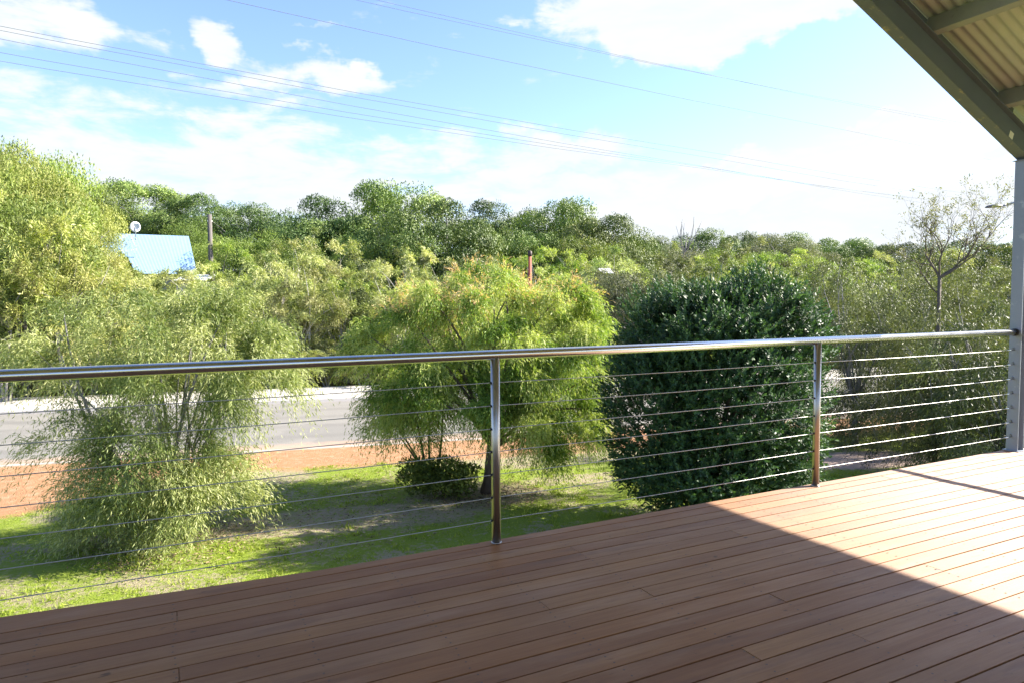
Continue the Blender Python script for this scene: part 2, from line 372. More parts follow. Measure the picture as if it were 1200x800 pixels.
# ------------------------------------------------------------------ foliage
rs = np.random.RandomState(11)
def norm(a): return a/np.maximum(np.linalg.norm(a, axis=1, keepdims=True), 1e-9)
def leaves_mesh(name, P, D, N, L, W, tint):
    n = len(P); D = norm(D); S = norm(np.cross(D, N)); L = np.asarray(L)*np.ones(n); W = np.asarray(W)*np.ones(n)
    V = np.empty((n, 4, 3), np.float32)
    V[:, 0] = P; V[:, 1] = P + D*(L*.45)[:, None] + S*(W*.5)[:, None]; V[:, 2] = P + D*L[:, None]; V[:, 3] = P + D*(L*.45)[:, None] - S*(W*.5)[:, None]
    me = bpy.data.meshes.new(name)
    me.vertices.add(n*4); me.vertices.foreach_set('co', V.ravel())
    me.loops.add(n*4); me.loops.foreach_set('vertex_index', np.arange(n*4, dtype=np.int32))
    me.polygons.add(n); me.polygons.foreach_set('loop_start', np.arange(0, n*4, 4, dtype=np.int32))
    a = me.attributes.new('tint', 'FLOAT', 'POINT'); a.data.foreach_set('value', np.repeat(np.clip(tint, 0, 1), 4).astype(np.float32))
    me.update(); me.validate(); return me
def unit(n): return norm(rs.normal(size=(n, 3)))
def lobes_points(lobes, n, inner=.35):
    """clump centres spread through a union of ellipsoids, mostly near their surface; lobe = (cx,cy,cz,rx,ry,rz)"""
    lobes = np.array(lobes, float); w = (lobes[:, 3]*lobes[:, 4]*lobes[:, 5])**.67; idx = rs.choice(len(lobes), n*4, p=w/w.sum())
    u = unit(n*4); r = inner + (1-inner)*rs.rand(n*4)**.5
    p = lobes[idx, :3] + u*r[:, None]*lobes[idx, 3:]
    # drop centres deep inside another lobe
    keep = np.ones(len(p), bool)
    for lb in lobes:
        q = np.linalg.norm((p-lb[:3])/lb[3:], axis=1); keep &= ~((q < inner*.95))
    p = p[keep][:n]; u = u[keep][:n]
    return p, u
TMAX = .88
def f_weep(centres, outw, per, K, r, slen, droop, leaf, width, spread=.8, up=.35, tbase=.5, tvar=.25, zt=0):
    """drooping twigs strung with narrow leaves"""
    n = len(centres)*per; ci = np.repeat(np.arange(len(centres)), per)
    ctint = rs.rand(len(centres))
    s0 = centres[ci] + unit(n)*r*rs.rand(n, 1)**.5
    d0 = norm(outw[ci]*.9 + unit(n)*spread + np.array([0, 0, up])); ln = slen*(.6+.8*rs.rand(n))
    P = []; D = []; T = []
    for k in range(K):
        tt = (k+rs.rand(n))/K
        P.append(s0 + d0*(ln*tt)[:, None] + np.array([0, 0, -1])*(droop*ln*tt*tt)[:, None])
        tg = d0 + np.array([0, 0, -2*droop])*tt[:, None]
        D.append(norm(tg)*.9 + unit(n)*.65 + np.array([0, 0, -.25*droop]))
        T.append(tbase + (ctint[ci]-.5)*tvar*1.6 + (rs.rand(n)-.5)*tvar + .22*(tt-.5))
    P = np.concatenate(P); D = np.concatenate(D); T = np.concatenate(T); m_ = len(P)
    return P, D, unit(m_), leaf*(.7+.6*rs.rand(m_)), width*(.7+.6*rs.rand(m_)), np.where(T > .88, .88-(T-.88)*.3, T) if tbase < .85 else T
def f_shell(centres, outw, rad, per, leaf, width, tbase=.5, tvar=.3, flat=.8, rag=.7):
    """rounded clumps: leaves lie on and just inside the clump's skin"""
    n = len(centres)*per; ci = np.repeat(np.arange(len(centres)), per); ct = rs.rand(len(centres)); rad = np.asarray(rad)*np.ones(len(centres))
    u = unit(n); u[:, 2] = np.where(rs.rand(n) < .6, np.abs(u[:, 2]), u[:, 2])
    rr = (.55+.45*rs.rand(n)**.28)
    bump = 1+.18*np.sin(u[:, 0]*7+ct[ci]*20)*np.cos(u[:, 1]*8+ct[ci]*9)
    P = centres[ci] + u*(rad[ci]*rr*bump)[:, None]*np.array([1, 1, flat])
    N = norm(u + unit(n)*rag); D = norm(np.cross(N, unit(n)) + u*.35 + np.array([0, 0, .15]))
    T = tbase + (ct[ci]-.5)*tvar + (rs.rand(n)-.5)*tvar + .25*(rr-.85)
    return P, D, N, leaf*(.7+.6*rs.rand(n)), width*(.7+.6*rs.rand(n)), T
def limb_path(a, b, sag=.0, wob=.12, n=6):
    a, b = Vector(a), Vector(b); L = (b-a).length; pts = []
    o1 = Vector((rnd.uniform(-1, 1), rnd.uniform(-1, 1), rnd.uniform(-.3, .6)))*L*wob
    for i in range(n+1):
        k = i/n; pts.append(a.lerp(b, k) + o1*math.sin(k*math.pi) + Vector((0, 0, sag*L*math.sin(k*math.pi))))
    return pts
def wood_mesh(mb, base, fork, targets, r0, r1, n=8, twigs=True):
    tr = limb_path(base, fork, 0, .06, 5); rr = [r0*(1-.0*i)+(r1-r0)*i/5 for i in range(6)]; rr[0] *= 1.35
    mb.tube(tr, rr, n)
    for i, tg in enumerate(targets):
        k = rnd.uniform(.55, 1); st = Vector(base).lerp(Vector(fork), k) if k < 1 else Vector(fork)
        st = tr[min(4, int(round(k*5)))]
        L = (Vector(tg)-st).length; p = limb_path(st, tg, .10, .12, 5); q = r1*rnd.uniform(.45, .75)
        mb.tube(p, [q*(1-.82*j/5) for j in range(6)], 5, caps=False)
def tree(name, label, cat, loc, crown, wood_mb, leafm, barkm, group=None, rz=0, s=1.0, crown_name='crown', wood_name='trunk'):
    e = empty(name, loc, rz, s); tag(e, label, cat, group)
    if wood_mb is not None: wood_mb.build(wood_name, barkm, e)
    me = leaves_mesh(crown_name, *crown); mkobj(crown_name, me, leafm, e)
    return e
def cat_(*parts): return [np.concatenate([p[i] for p in parts]) for i in range(6)]

def rot2(lobes):
    """lobes are written as (right, away, up, ...) seen from the verandah; turn them into world axes"""
    out = []
    for r, a, z, rx, ry, rz in lobes:
        out.append((r*cy+a*sy, -r*sy+a*cy, z, rx, ry, rz))
    return out
def rv(r, a, z): return Vector((r*cy+a*sy, -r*sy+a*cy, z))

# --- middle willow peppermint
def mid_tree():
    base = on_z(573, 576, GZ); lobes = rot2([(.0, .3, 2.9, 1.5, 1.4, 1.15), (-1.15, .1, 2.7, 1.1, 1.1, 1.05), (1.15, .2, 2.6, .95, 1.1, 1.3), (.25, -.5, 2.3, 1.1, .8, .8), (-.1, .3, 3.55, 1.3, 1.0, .5), (1.3, -.1, 1.6, .6, .7, .8), (.75, -.6, 1.75, .8, .5, .6), (-1.5, 0, 1.9, .65, .8, .6), (1.15, -.3, 1.35, .75, .6, .6), (1.75, 0, 2.5, .45, .7, .8), (-1.85, 0, 2.7, .5, .8, .7), (.25, -.75, 1.95, .6, .5, .5), (-.7, -.5, 2.1, .7, .6, .5), (-1.3, -.3, 1.75, .55, .6, .5), (1.45, .1, 1.25, .5, .6, .55), (.6, .4, 1.5, .6, .6, .5)])
    c, u = lobes_points(lobes, 215, .5)
    cr = f_weep(c, u, 80, 12, .18, .42, .85, .076, .0135, tbase=.60, tvar=.50)
    # coppery new growth along the top
    top = c[c[:, 2] > 3.15]; ut = u[c[:, 2] > 3.15]
    cr2 = f_weep(top, ut, 22, 10, .25, .42, .35, .075, .013, tbase=.97, tvar=.2, up=.8)
    mb = MB(); fork = rv(.12, .1, 1.35)
    wood_mesh(mb, (0, 0, -.05), fork, [tuple(c[i]) for i in rs.choice(len(c), 26)], .135, .085, 9)
    tree('willow_peppermint_tree', 'big bright green willow peppermint tree with coppery tips behind the middle railing post', 'tree', base, cat_(cr, cr2), mb, L_PEP, M_BARK)
    # sapling with thin dark stems, left of the trunk
    b2 = on_z(505, 572, GZ); l2 = rot2([(-.35, 0, 1.55, .55, .5, .5), (-.75, .1, 1.25, .4, .4, .45), (.25, 0, 1.9, .4, .4, .5)])
    c2, u2 = lobes_points(l2+rot2([(-.9, .1, 1.75, .45, .45, .5), (-.45, .1, 2.2, .5, .45, .45), (-.15, 0, 1.2, .4, .4, .35)]), 44, .2); mb = MB()
    for k, tp in enumerate([(-.75, .1, 1.3), (-.3, 0, 1.6), (.25, .05, 1.9), (-.55, -.1, 1.0), (.05, .1, 1.7)]):
        mb.tube(limb_path((rnd.uniform(-.08, .08), rnd.uniform(-.08, .08), 0), rv(*tp), 0, .08, 6), [.032*(1-.7*i/6) for i in range(7)], 6)
    cr = f_weep(c2, u2, 40, 10, .2, .36, .9, .072, .013, tbase=.22, tvar=.3)
    tree('peppermint_sapling', 'thin dark stemmed sapling left of the big peppermint trunk', 'tree', b2, cr, mb, L_PEP, M_BARK, wood_name='stem')
    b3 = on_z(520, 580, GZ); l3 = rot2([(0, 0, .35, .6, .4, .32), (-.4, 0, .3, .35, .3, .3), (.35, -.1, .25, .3, .3, .25)])
    c3, u3 = lobes_points(l3, 40, .2)
    cr = f_shell(c3, u3, .2, 150, .075, .03, tbase=.45, tvar=.5)
    mb = MB()
    for k in range(9):
        a = k*.7; mb.tube(limb_path((0, 0, 0), (.3*math.cos(a), .3*math.sin(a), .4), 0, .1, 3), [.012, .01, .008, .004], 5)
    tree('low_shrub', 'low leafy green shrub at the foot of the big peppermint tree', 'shrub', b3, cr, mb, L_LIME, M_BARK, wood_name='stem', crown_name='foliage')
mid_tree()

# --- left willow peppermint, airy, many stems
def left_tree():
    base = on_z(205, 632, GZ)
    lobes = rot2([(-.3, .1, 2.9, 1.5, 1.1, .75), (.7, .1, 2.6, .9, .9, .9), (-1.35, -.1, 2.5, .85, .7, .55), (.15, -.3, 1.0, .8, .6, .65), (-.55, -.1, 1.05, .75, .6, .7), (.65, -.2, .75, .55, .45, .5), (-1.25, -.1, 1.5, .5, .5, .4), (-.95, 0, .75, .55, .5, .45), (.1, .1, 2.2, .8, .7, .6), (1.3, 0, 2.6, .5, .6, .6), (.2, -.45, .55, .9, .5, .4), (-.7, -.3, .5, .6, .5, .35), (-.1, -.5, 1.3, .8, .5, .5)])
    c, u = lobes_points(lobes, 175, .4)
    cr = f_weep(c, u, 64, 12, .22, .46, .8, .070, .0115, tbase=.58, tvar=.4, up=.3)
    mb = MB()
    for k in range(9):
        tp = c[rs.randint(len(c))]; tp = (tp[0], tp[1], max(tp[2], 1.8+.15*k)) if k < 7 else tuple(tp)
        st = (rnd.uniform(-.18, .18), rnd.uniform(-.15, .15), -.03)
        mb.tube(limb_path(st, tp, 0, .1, 7), [.042*(1-.78*i/7) for i in range(8)], 6)
    for i in rs.choice(len(c), 34):
        k = c[i]; mb.tube(limb_path((k[0]*.35, k[1]*.35, k[2]*.55), tuple(k), .05, .1, 4), [.016, .013, .01, .007, .003], 5, caps=False)
    tree('willow_peppermint_tree', 'airy many stemmed willow peppermint at left with drooping twigs down to the lawn', 'tree', base, cr, mb, L_SOFT, M_BARKG)
left_tree()

# --- dark glossy rounded bush
def dark_bush():
    base = at(838, 400, 10.7); base.z = GZ
    lobes = rot2([(0, 0, 2.1, 1.35, 1.4, 1.6), (-.95, -.1, 1.85, .85, 1.0, 1.45), (.85, -.1, 2.15, .85, 1.0, 1.5), (.05, -.1, 3.1, 1.3, 1.0, .72), (-.2, -.5, .9, 1.2, .9, .85), (.75, -.3, .85, .7, .8, .8), (-.85, 0, 2.95, .75, .8, .75), (.95, 0, 3.2, .72, .8, .72), (-.5, -.3, 3.25, .75, .7, .55), (.6, -.3, 3.3, .7, .7, .52)])
    c, u = lobes_points(lobes, 700, .82); c3, u3 = lobes_points(lobes, 850, .25); c = np.concatenate([c, c3]); u = np.concatenate([u, u3]); c = c*(1+.035*np.sin(c[:, :1]*4.1+c[:, 2:]*3.3)+.025*np.sin(c[:, 1:2]*5+c[:, 2:]*6))*np.array([.88, .88, .93])
    n = len(c); per = 10; ci = np.repeat(np.arange(n), per)
    # leafy shoots, each a whorl of oval leaves
    sh = c[ci] + unit(n*per)*.22*rs.rand(n*per, 1)**.4; sd = norm(u[ci]*.8 + unit(n*per)*.45 + np.array([0, 0, .55]))
    ct = rs.rand(n)
    P = []; D = []; N = []; T = []
    for k in range(16):
        h = k/16; side = norm(np.cross(sd, unit(len(sh))))
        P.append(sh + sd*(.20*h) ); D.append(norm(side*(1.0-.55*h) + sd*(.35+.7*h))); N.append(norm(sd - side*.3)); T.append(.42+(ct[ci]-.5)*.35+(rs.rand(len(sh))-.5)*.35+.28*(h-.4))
    P, D, N, T = map(np.concatenate, (P, D, N, T)); k = len(P)
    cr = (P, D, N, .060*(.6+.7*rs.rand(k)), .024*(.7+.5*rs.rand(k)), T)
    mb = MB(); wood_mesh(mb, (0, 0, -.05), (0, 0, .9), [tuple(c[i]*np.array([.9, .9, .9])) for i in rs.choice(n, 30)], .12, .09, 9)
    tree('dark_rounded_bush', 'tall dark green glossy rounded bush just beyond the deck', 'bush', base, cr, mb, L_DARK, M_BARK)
dark_bush()

# --- right wispy bushes behind the end bay
def right_bushes():
    spots = [(1005, 16.6, 292, 1.0), (1122, 13.2, 345, .95), (1182, 11.4, 350, 1.0), (1062, 17.8, 300, 1.1), (1150, 16.0, 296, 1.2), (1240, 13.5, 310, 1.2)]
    labels = ['wispy olive green bush right of the dark rounded bush', 'drooping olive bush behind the cables of the last railing bay', 'drooping olive bush close against the galvanised corner column',
              'taller pale olive bush behind the drooping one at right', 'tall olive bush behind the bare grey branched tree', 'olive bush beyond the galvanised corner column']
    for i, (px, D, ty, s) in enumerate(spots):
        p = at(px, 400, D); top = at(px, ty, D).z; H = top-GZ
        R = 1.25*s
        lobes = [(0, 0, H*.72, R, R, H*.26), (R*.5, R*.2, H*.5, R*.8, R*.8, H*.25), (-R*.5, -.2, H*.45, R*.8, R*.8, H*.28), (0, -.3, H*.24, R*.95, R*.9, H*.24), (-R*.3, .5, H*.3, R*.8, R*.8, H*.25), (R*.2, -.2, H*.12, R*1.0, R*.9, H*.13)]
        c, u = lobes_points(lobes, 110, .4)
        cr = f_weep(c, u, 46, 10, .22, .5, 1.1, .075, .013, tbase=.42 if i != 1 else .5, tvar=.5, up=.25)
        mb = MB(); wood_mesh(mb, (0, 0, -.05), (.1, 0, H*.3), [tuple(c[j]) for j in rs.choice(len(c), 22)], .07, .05, 6)
        for j in rs.choice(len(c), 70):     # bare hanging twigs
            q = c[j]; a = q + rs.normal(size=3)*.3; mb.tube([tuple(a), tuple(a+np.array([rs.normal()*.12, rs.normal()*.12, -.35])), tuple(a+np.array([rs.normal()*.2, rs.normal()*.2, -.8]))], [.006, .005, .003], 3, caps=False)
        tree('wispy_bush', labels[i], 'bush', (p.x, p.y, GZ), cr, mb, L_OLIVED if i in (0, 1, 2) else L_OLIVE, M_BARKG, group='wispy olive bushes at the right')
right_bushes()

def bare_tree():
    D = 13.6; f = at(1098, 372, D); fk = at(1101, 326, D); mb = MB()
    o = Vector((f.x, f.y, GZ))
    loc = lambda px, py, dd=0: at(px, py, D+dd)-o
    mb.tube([(0.05, 0, 0), loc(1096, 480), loc(1099, 400), loc(1101, 326)], [.055, .045, .036, .034], 8)
    ends = []
    def grow(p, d, L, r, lv):
        pts = [p]; q = Vector(p); d = Vector(d).normalized()
        for i in range(4):
            d = (d + Vector((rnd.uniform(-1, 1), rnd.uniform(-1, 1), rnd.uniform(-.6, .9)))*.28).normalized(); q = q + d*L/4; pts.append(q.copy())
        mb.tube(pts, [r*(1-.45*i/4) for i in range(5)], 6 if lv < 2 else 4, caps=False)
        if lv >= 5: ends.append((q, d)); return
        for k in range(3 if lv < 3 else 2):
            st = pts[4] if k == 0 else pts[rnd.choice((2, 3))]
            nd = (d + Vector((rnd.uniform(-1, 1), rnd.uniform(-1, 1), rnd.uniform(-.35, .8)))*.95).normalized()
            grow(st, nd, L*rnd.uniform(.6, .85), r*.55, lv+1)
        ends.append((q, d))
    fk = loc(1101, 326)
    grow(fk, loc(1075, 285)-fk, .55, .026, 0); grow(fk, loc(1130, 290)-fk, .62, .026, 0); grow(fk, loc(1180, 275)-fk, .78, .024, 0); grow(fk, loc(1090, 270)-fk, .62, .022, 0); grow(loc(1100, 345), loc(1055, 300)-fk, .6, .018, 1)
    E = np.array([tuple(e[0]) for e in ends]); Dd = np.array([tuple(e[1]) for e in ends])
    idx = rs.choice(len(E), 420); n = len(idx)*7; ii = np.repeat(idx, 7)
    cr = (E[ii]+rs.normal(size=(n, 3))*.035, norm(Dd[ii]+unit(n)), unit(n), .05*(.6+.8*rs.rand(n)), .018*np.ones(n), .55+.5*rs.rand(n))
    cc = np.array([tuple(loc(px, py, dd)) for px, py, dd in ((1070, 300, 0), (1085, 318, .3), (1120, 312, 0), (1140, 300, .3), (1160, 290, 0), (1172, 305, .3), (1150, 322, .2), (1128, 335, .4), (1082, 338, .3), (1068, 326, .2), (1178, 325, .2), (1105, 296, .2))])
    cr = cat_(cr, f_weep(cc, norm(rs.normal(size=(12, 3))), 30, 8, .28, .4, .7, .05, .011, tbase=.5, tvar=.5))
    tree('sparse_grey_tree', 'nearly bare grey forked tree standing against the sky left of the corner column', 'tree', o, cr, mb, L_OLIVE, M_BARK)
bare_tree()

# --- background variants
def v_dome(seed, nc, leafm, H=6.0, R=3.0, per=430, tb=.5, lf=.115):
    rs.seed(seed); rnd.seed(seed)
    lob = [(0, 0, H*.66, R*.8, R*.8, H*.30)] + [(R*.55*math.cos(a), R*.55*math.sin(a), H*(.55+.12*math.sin(a*3+seed)), R*.55, R*.55, H*.23) for a in np.linspace(0, 6.28, 6)[:-1]+seed]
    c, u = lobes_points(lob, nc, .8); rad = .8+.8*rs.rand(len(c))**1.3; rad = np.append(rad, [1.6*R/3, 1.5*R/3]); c = np.vstack([c, [[0, 0, H*.6], [0, 0, H*.45]]]); u = np.vstack([u, [[0, 0, 1], [0, 0, -1.0]]])
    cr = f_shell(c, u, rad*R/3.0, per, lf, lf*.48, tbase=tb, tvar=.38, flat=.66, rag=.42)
    mb = MB(); wood_mesh(mb, (0, 0, -.3), (0, 0, H*.38), [tuple(c[i]) for i in rs.choice(len(c), 16)], .2, .13, 6)
    return leaves_mesh('crown', *cr), mb, leafm
def v_wispy(seed, leafm, H=4.6, R=1.7, nc=58, per=40, tb=.5, K=8, lf=.11, w=.026, dr=.6):
    rs.seed(seed); rnd.seed(seed)
    lob = [(0, 0, H*.74, R*.85, R*.85, H*.23), (R*.5, R*.1, H*.55, R*.7, R*.7, H*.22), (-R*.5, .1, H*.5, R*.7, R*.7, H*.25), (0, -R*.5, H*.42, R*.7, R*.6, H*.25), (.1, R*.5, H*.5, R*.7, R*.6, H*.25)]
    c, u = lobes_points(lob, nc, .35)
    cr = f_weep(c, u, per, K, .17, .42, dr, lf, w, tbase=tb, tvar=.6)
    mb = MB()
    for k in range(3): wood_mesh(mb, (rnd.uniform(-.04, .04), rnd.uniform(-.04, .04), -.3), (rnd.uniform(-.6, .6), rnd.uniform(-.6, .6), H*.42), [tuple(c[i]) for i in rs.choice(len(c), 7)], .055, .035, 5)
    return leaves_mesh('crown', *cr), mb, leafm
V = {}
def variant(key, fn, bark):
    me, mb, lm = fn(); me.materials.append(lm)
    wme = bpy.data.meshes.new('trunk'); wme.from_pydata(mb.v, [], mb.f); wme.polygons.foreach_set('use_smooth', mb.sm); wme.update(); wme.materials.append(bark)
    zs = np.empty(len(me.vertices)*3, np.float32); me.vertices.foreach_get('co', zs); V[key] = (me, wme, float(np.percentile(zs[2::3], 99.5)))
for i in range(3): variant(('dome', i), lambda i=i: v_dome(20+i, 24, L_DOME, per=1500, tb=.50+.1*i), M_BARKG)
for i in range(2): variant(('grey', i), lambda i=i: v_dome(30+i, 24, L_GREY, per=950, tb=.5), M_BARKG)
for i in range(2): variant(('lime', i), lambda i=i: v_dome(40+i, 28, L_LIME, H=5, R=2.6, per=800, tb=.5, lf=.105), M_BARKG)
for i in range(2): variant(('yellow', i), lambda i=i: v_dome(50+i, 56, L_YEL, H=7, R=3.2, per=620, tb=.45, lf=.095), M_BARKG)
for i in range(4): variant(('pale', i), lambda i=i: v_wispy(60+i, L_PALE, tb=.46+.08*i), M_BARKP)
for i in range(2): variant(('peps', i), lambda i=i: v_wispy(70+i, L_PEP, tb=.62, R=1.6), M_BARKG)
for i in range(2): variant(('ysc', i), lambda i=i: v_wispy(80+i, L_YEL, tb=.5, R=1.8, dr=.35), M_BARKG)
for i in range(2): variant(('olive', i), lambda i=i: v_wispy(90+i, L_OLIVE, tb=.5, R=1.8, dr=.5), M_BARKG)
rnd.seed(5)
BG = {
 'dome': ('dome_tree', 'rounded dark green tree on the far skyline', 'tree', 'rounded dark trees along the skyline'),
 'grey': ('grey_bush', 'grey brown rounded scrub bush on the far rise', 'bush', 'grey brown bushes on the far rise'),
 'lime': ('bright_green_tree', 'light green bushy tree in the middle of the bushland', 'tree', 'light green bushy trees in the bushland'),
 'yellow': ('yellow_green_tree', 'tall yellow green tree at the left beyond the road', 'tree', 'tall yellow green trees at left'),
 'pale': ('scrub_tree', 'pale green feathery scrub tree across the road', 'tree', 'pale feathery scrub trees across the road'),
 'peps': ('feathery_tree', 'fresh green drooping scrub tree across the road', 'tree', 'fresh green drooping scrub trees across the road'),
 'ysc': ('yellow_scrub_tree', 'yellowish feathery scrub tree across the road', 'tree', 'yellowish feathery scrub trees across the road'),
 'olive': ('olive_scrub_tree', 'dull olive scrub tree in the bushland at right', 'tree', 'olive scrub trees at right'),
}
def plant(kind, px, top_y, depth, widen=1.0, label=None, vi=None):
    ks = [k for k in V if k[0] == kind]; k = (kind, vi) if vi is not None else rnd.choice(ks); me, wme, h = V[k]
    p = at(px, 345, depth); g = terrain(p.x, p.y) - .1; top = at(px, top_y, depth).z
    s = max(.35, (top-g)/h); nm, lb, ct, gp = BG[kind]
    e = empty(nm, (p.x, p.y, g), rnd.uniform(0, 6.28)); w = s**.6*widen; e.scale = (w*rnd.uniform(.92, 1.08), w*rnd.uniform(.92, 1.08), s)
    tag(e, label or lb, ct, gp if not label else None)
    a = bpy.data.objects.new('crown', me); col.objects.link(a); a.parent = e
    b = bpy.data.objects.new('trunk', wme); col.objects.link(b); b.parent = e
    return e
# skyline domes
for (px, ty, D, w) in [(165, 214, 62, 1.25), (236, 233, 60, .95), (288, 243, 58, 1.1), (325, 258, 60, .9), (392, 234, 50, 1.05), (372, 264, 48, .9), (468, 221, 52, 1.15), (520, 240, 46, .95), (500, 266, 44, .9), (552, 262, 50, .8), (580, 238, 58, .8), (606, 268, 54, .7),
                       (652, 239, 56, 1.05), (703, 257, 50, .9), (728, 276, 56, .8), (625, 272, 50, .8), (440, 272, 48, .9), (205, 250, 60, .9), (130, 240, 60, 1.0), (345, 270, 48, 1.0)]:
    plant('dome', px, ty, D, w)
for (px, ty, D, w) in [(745, 284, 75, .8), (772, 281, 80, .8), (838, 273, 88, 1.2), (868, 274, 92, 1.0), (945, 276, 90, 1.1), (985, 283, 92, 1.2), (1020, 290, 88, 1.0), (1062, 287, 84, 1.1), (1110, 284, 84, 1.1), (1160, 284, 80, 1.1), (1210, 280, 80, 1.2), (1270, 275, 80, 1.2), (800, 285, 86, 1.0)]:
    plant('dome', px, ty, D, w)
for (px, ty, D, w) in [(900, 277, 82, 1.1), (925, 284, 78, 1.0), (765, 292, 55, .8), (800, 296, 58, .8), (960, 296, 70, .9), (738, 318, 30, .8), (752, 322, 28, .7)]:
    plant('grey', px, ty, D, w)
for (px, ty, D, w) in [(655, 276, 48, .6), (690, 282, 46, .7), (618, 288, 50, .6), (560, 280, 46, .6), (300, 276, 44, .8), (345, 290, 40, .8), (262, 282, 46, .8), (860, 292, 62, 1.0), (905, 298, 58, 1.0), (835, 300, 52, .9), (1000, 304, 60, 1.0), (940, 304, 52, .9), (410, 285, 44, .7), (480, 288, 44, .7), (880, 312, 40, .9), (960, 318, 42, .9), (230, 262, 52, .7)]:
    plant('lime', px, ty, D, w)
for (px, ty, D, w) in [(-60, 170, 34, .8), (12, 168, 31, .65), (88, 209, 36, .5), (-20, 215, 28, .7), (60, 240, 28, .6), (-130, 180, 34, 1.1), (110, 262, 33, .5)]:
    plant('yellow', px, ty, D, w)
for (px, ty, D, w) in [(40, 176, 35, .6), (66, 186, 36, .5), (104, 222, 38, .5), (-15, 176, 36, .7), (20, 222, 27, .7)]:
    plant('lime', px, ty, D, w)
for (px, ty, D, w) in [(25, 205, 26, 1.0), (75, 262, 25, .9), (0, 262, 24, .9), (105, 285, 26, .8), (50, 218, 30, .9)]:
    plant('ysc', px, ty, D, w)
# scrub in rows across the road
def ytop_limit(px, ty):
    if 128 < px < 246: return max(ty, 319)
    return ty
def row(D0_, D1_, y0, y1, step, kinds_fn, px0=-190, px1=1330):
    px = px0
    while px < px1:
        D = rnd.uniform(D0_, D1_); f = (px-px0)/(px1-px0); ty = y0+(y1-y0)*f + rnd.uniform(-14, 12)
        plant(kinds_fn(px), px, ytop_limit(px, ty), D, rnd.uniform(.8, 1.15)); px += step*F_PX/D*rnd.uniform(.8, 1.2)
def kf(px):
    if px < 120: return rnd.choice(('ysc', 'ysc', 'pale', 'peps'))
    if px < 430: return rnd.choice(('pale', 'pale', 'peps', 'pale', 'ysc'))
    if px < 760: return rnd.choice(('pale', 'peps', 'olive'))
    return rnd.choice(('olive', 'olive', 'pale', 'peps'))
def depth_at(s_off, px):
    # depth of a line parallel to the road, s_off beyond its far side
    p0 = CAM; d = FW + RT*((px-600)/F_PX); k = (W_PATH+s_off - road_s((0, 0, 0)))/(Vector((d.x, d.y, 0)).dot(RN)); return k
def row_s(s0, s1, y0, y1, step, px0=-190, px1=1330):
    px = px0
    while px < px1:
        D = depth_at(rnd.uniform(s0, s1), px); f = (px-px0)/(px1-px0); ty = y0+(y1-y0)*f + rnd.uniform(-14, 12)
        if D > 110 or D < 5: px += 40; continue
        plant(kf(px), px, ytop_limit(px, ty), D, rnd.uniform(.85, 1.15)); px += step*F_PX/D*rnd.uniform(.8, 1.2)
row_s(1.2, 2.4, 318, 322, 1.9); row_s(4.5, 7, 300, 316, 2.2); row_s(9, 12, 285, 310, 2.5); row_s(16, 20, 272, 302, 3.0)
# low understorey right behind the footpath
px = -180
while px < 1000:
    D = depth_at(rnd.uniform(.7, 1.3), px); plant(kf(px), px, rnd.uniform(392, 425), D, 1.25); px += 1.5*F_PX/D*rnd.uniform(.7, 1.3)

# --- distant bare twiggy tree on the skyline
def twig_tree():
    D = 60; b = at(802, 300, D); g = terrain(b.x, b.y); mb = MB(); H = at(802, 256, D).z-g
    mb.tube([(0, 0, 0), (.1, 0, H*.5)], [.16, .1], 6)
    for k in range(26):
        a = rnd.uniform(0, 6.28); r = rnd.uniform(.3, 1.8); z0 = rnd.uniform(.45, .85)*H
        mb.tube(limb_path((.1, 0, z0*.8), (r*math.cos(a), r*math.sin(a), min(H, z0+rnd.uniform(.4, 1)*2.2)), 0, .12, 4), [.05, .04, .03, .025, .02], 4)
    e = empty('dead_tree', (b.x, b.y, g)); tag(e, 'small leafless twiggy dead tree on the skyline above the dark bush', 'tree'); mb.build('trunk', M_BARKG, e)
twig_tree()

# ------------------------------------------------------------------ far house, dish, poles, sheds
def m_plain(name, c, rough=.6, metallic=0.0, var=.15):
    m, t, b = mat(name, rough, metallic); tc = t.new('ShaderNodeTexCoord').outputs['Object']
    t.link(t.mix(t.noise(tc, 4, 6, .65), tuple(x*(1-var) for x in c), tuple(min(1, x*(1+var)) for x in c)), b.inputs['Base Color']); return m
M_BLUE = m_plain('blue_grey_roofing', (.20, .32, .49), .6, .0, .15)
M_WALL = m_plain('pale_render', (.55, .52, .47)); M_WHITE = m_plain('white_paint', (.75, .75, .74)); M_GLASS = m_plain('dark_glass', (.03, .04, .05), .1)
def corr_roof(mb, a, b, c, d, pitch=.2, amp=.006):
    """corrugated sheet over quad a-b (ridge) to d-c (eave)"""
    a, b, c, d = map(Vector, (a, b, c, d)); n = max(4, int((b-a).length/pitch*2)); nrm = (b-a).cross(d-a).normalized()
    if nrm.z < 0: nrm = -nrm
    vs = []
    for i in range(n+1):
        k = i/n; o = nrm*(amp if i % 2 else 0)
        vs += [a.lerp(b, k)+o, d.lerp(c, k)+o, a.lerp(b, k)+o-nrm*.05, d.lerp(c, k)+o-nrm*.05]
    fs = []
    for i in range(n):
        q = i*4; fs += [(q, q+4, q+5, q+1), (q+2, q+3, q+7, q+6), (q+1, q+5, q+7, q+3), (q, q+2, q+6, q+4)]
    fs += [(0, 1, 3, 2), (n*4, n*4+2, n*4+3, n*4+1)]
    mb.add(vs, fs)
